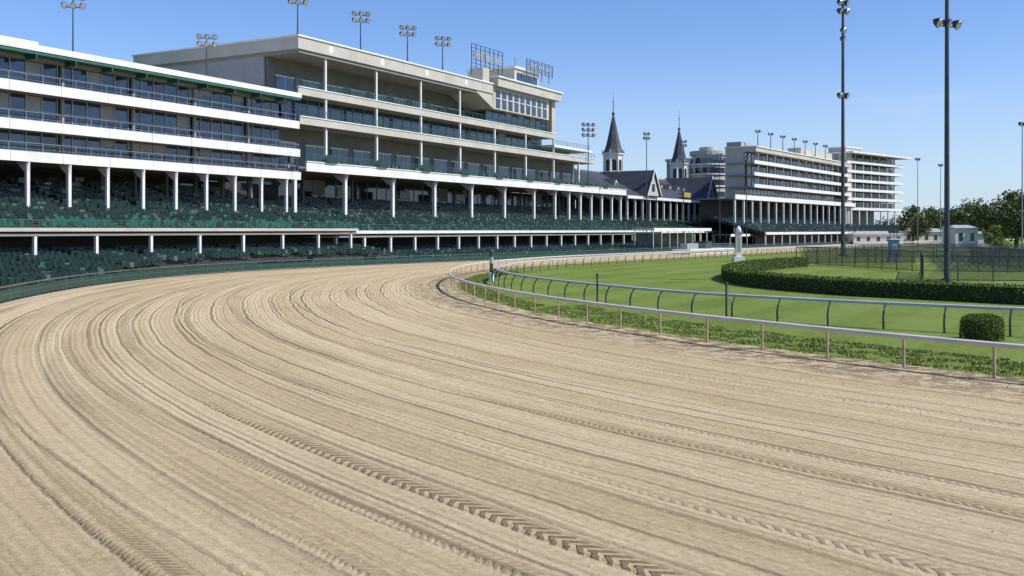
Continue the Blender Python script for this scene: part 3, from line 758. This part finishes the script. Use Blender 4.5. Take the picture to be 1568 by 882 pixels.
def tree(name,x,y,h,w,n,leafsize,k='leaf'):
    r=root(name); mb=MB()
    mb.tube([(x,y,-.1),(x+.1,y,h*.25),(x-.1,y,h*.5),(x,y,h*.8)],[h*.035,h*.028,h*.018,h*.006],'bark',7)
    cl=[]
    for q_ in range(16):
        an=R.uniform(0,6.283); zz=R.uniform(.25,.92); rad=w*.5*math.sin(math.pi*min(1,(zz-.08)/.98))*R.uniform(.45,1)
        c=Vector((x+rad*math.cos(an),y+rad*math.sin(an),h*zz)); cl.append((c,w*R.uniform(.14,.25)))
        mb.tube([(x,y,h*zz*.6),tuple(Vector((x,y,h*zz*.8)).lerp(c,.5)),tuple(c)],[h*.012,h*.008,h*.003],'bark',5)
    mb.build('trunk',r); mb=MB()
    for _ in range(n):
        c,q=R.choice(cl); d=Vector((R.gauss(0,1),R.gauss(0,1),R.gauss(0,.8))).normalized()*q*(R.random()**.4)
        leaves(mb,k,c+d,leafsize)
    mb.build('crown',r)
for px,Y,h,w in ((1398,330,12.5,11),(1418,350,13.5,12),(1490,300,13,12),(1512,320,14,13),(1532,290,12,11),(1556,255,15.5,12),(1572,240,15,12),(1600,230,15,13),(1448,380,12,11),(1468,360,13.5,12),(1432,390,13,12)):
    x,y=xy(px,Y); tree('deciduous_tree',x,y,h,w,2100,.42)
x,y=xy(1524,190); tree('small_rounded_tree',x,y,5.4,5,1200,.22,'hedge')
mb=MB()
for k in range(110):
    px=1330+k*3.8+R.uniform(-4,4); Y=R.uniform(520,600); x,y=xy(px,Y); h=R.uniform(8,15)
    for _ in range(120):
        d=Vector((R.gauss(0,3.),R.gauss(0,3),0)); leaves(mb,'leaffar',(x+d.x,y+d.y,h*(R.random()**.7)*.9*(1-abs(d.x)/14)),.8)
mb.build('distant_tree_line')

# ------------------------------------------------------------------ light, sky, camera
sv=Vector((.97,-.27,0)).normalized(); EL=math.radians(45)
to_sun=Vector((sv.x*math.cos(EL),sv.y*math.cos(EL),math.sin(EL)))
ld=bpy.data.lights.new('sun','SUN'); ld.energy=5.0; ld.angle=math.radians(.5); ld.color=(1,.965,.90)
lo=bpy.data.objects.new('sun',ld); scene.collection.objects.link(lo); lo.rotation_mode='QUATERNION'; lo.rotation_quaternion=to_sun.to_track_quat('Z','Y')
wd=bpy.data.worlds.new('World'); scene.world=wd; wd.use_nodes=True; nt=wd.node_tree
bg=nt.nodes['Background']; sky=nt.nodes.new('ShaderNodeTexSky'); sky.sky_type='NISHITA'; sky.sun_disc=False
sky.sun_elevation=EL; sky.sun_rotation=math.atan2(to_sun.x,to_sun.y); sky.air_density=1.; sky.dust_density=.3; sky.ozone_density=2.5
tc=nt.nodes.new('ShaderNodeTexCoord')
col=mixc(nt,1.,sky.outputs[0],(.88,1.05,1.42),'MULTIPLY')
mp=nt.nodes.new('ShaderNodeMapping'); mp.inputs['Scale'].default_value=(5,5,26); L(nt,tc.outputs['Generated'],mp.inputs['Vector'])
cn=noise(nt,mp.outputs[0],1.,6,.6)
sx=nt.nodes.new('ShaderNodeSeparateXYZ'); L(nt,tc.outputs['Generated'],sx.inputs[0])
def mr(v,a,b_,c_,d_):
    x=nt.nodes.new('ShaderNodeMapRange'); x.interpolation_type='SMOOTHSTEP'; L(nt,v,x.inputs[0])
    for i,q in enumerate((a,b_,c_,d_)): x.inputs[i+1].default_value=q
    return x.outputs[0]
def mul(a,b_):
    x=nt.nodes.new('ShaderNodeMath'); x.operation='MULTIPLY'; L(nt,a,x.inputs[0]); L(nt,b_,x.inputs[1]); return x.outputs[0]
mask=mul(mul(mr(cn,.56,.8,0,.25),mr(sx.outputs[2],.2,.1,0,1)),mr(sx.outputs[0],.1,.35,0,1))
col=mixc(nt,mask,col,(8.,8.4,9.))
hz=mr(sx.outputs[2],.0,.2,.55,0)
col=mixc(nt,hz,col,(5.4,6.6,8.0))
L(nt,col,bg.inputs[0]); bg.inputs[1].default_value=.115
cam=bpy.data.cameras.new('camera'); cam.lens=35; cam.sensor_width=36; cam.shift_y=-89/1568; cam.clip_end=9000; cam.clip_start=.1
co=bpy.data.objects.new('camera',cam); scene.collection.objects.link(co); co.location=(0,0,4.7); co.rotation_euler=(math.radians(90),0,0)
scene.camera=co
scene.view_settings.view_transform='Standard'; scene.view_settings.look='None'; scene.view_settings.exposure=0
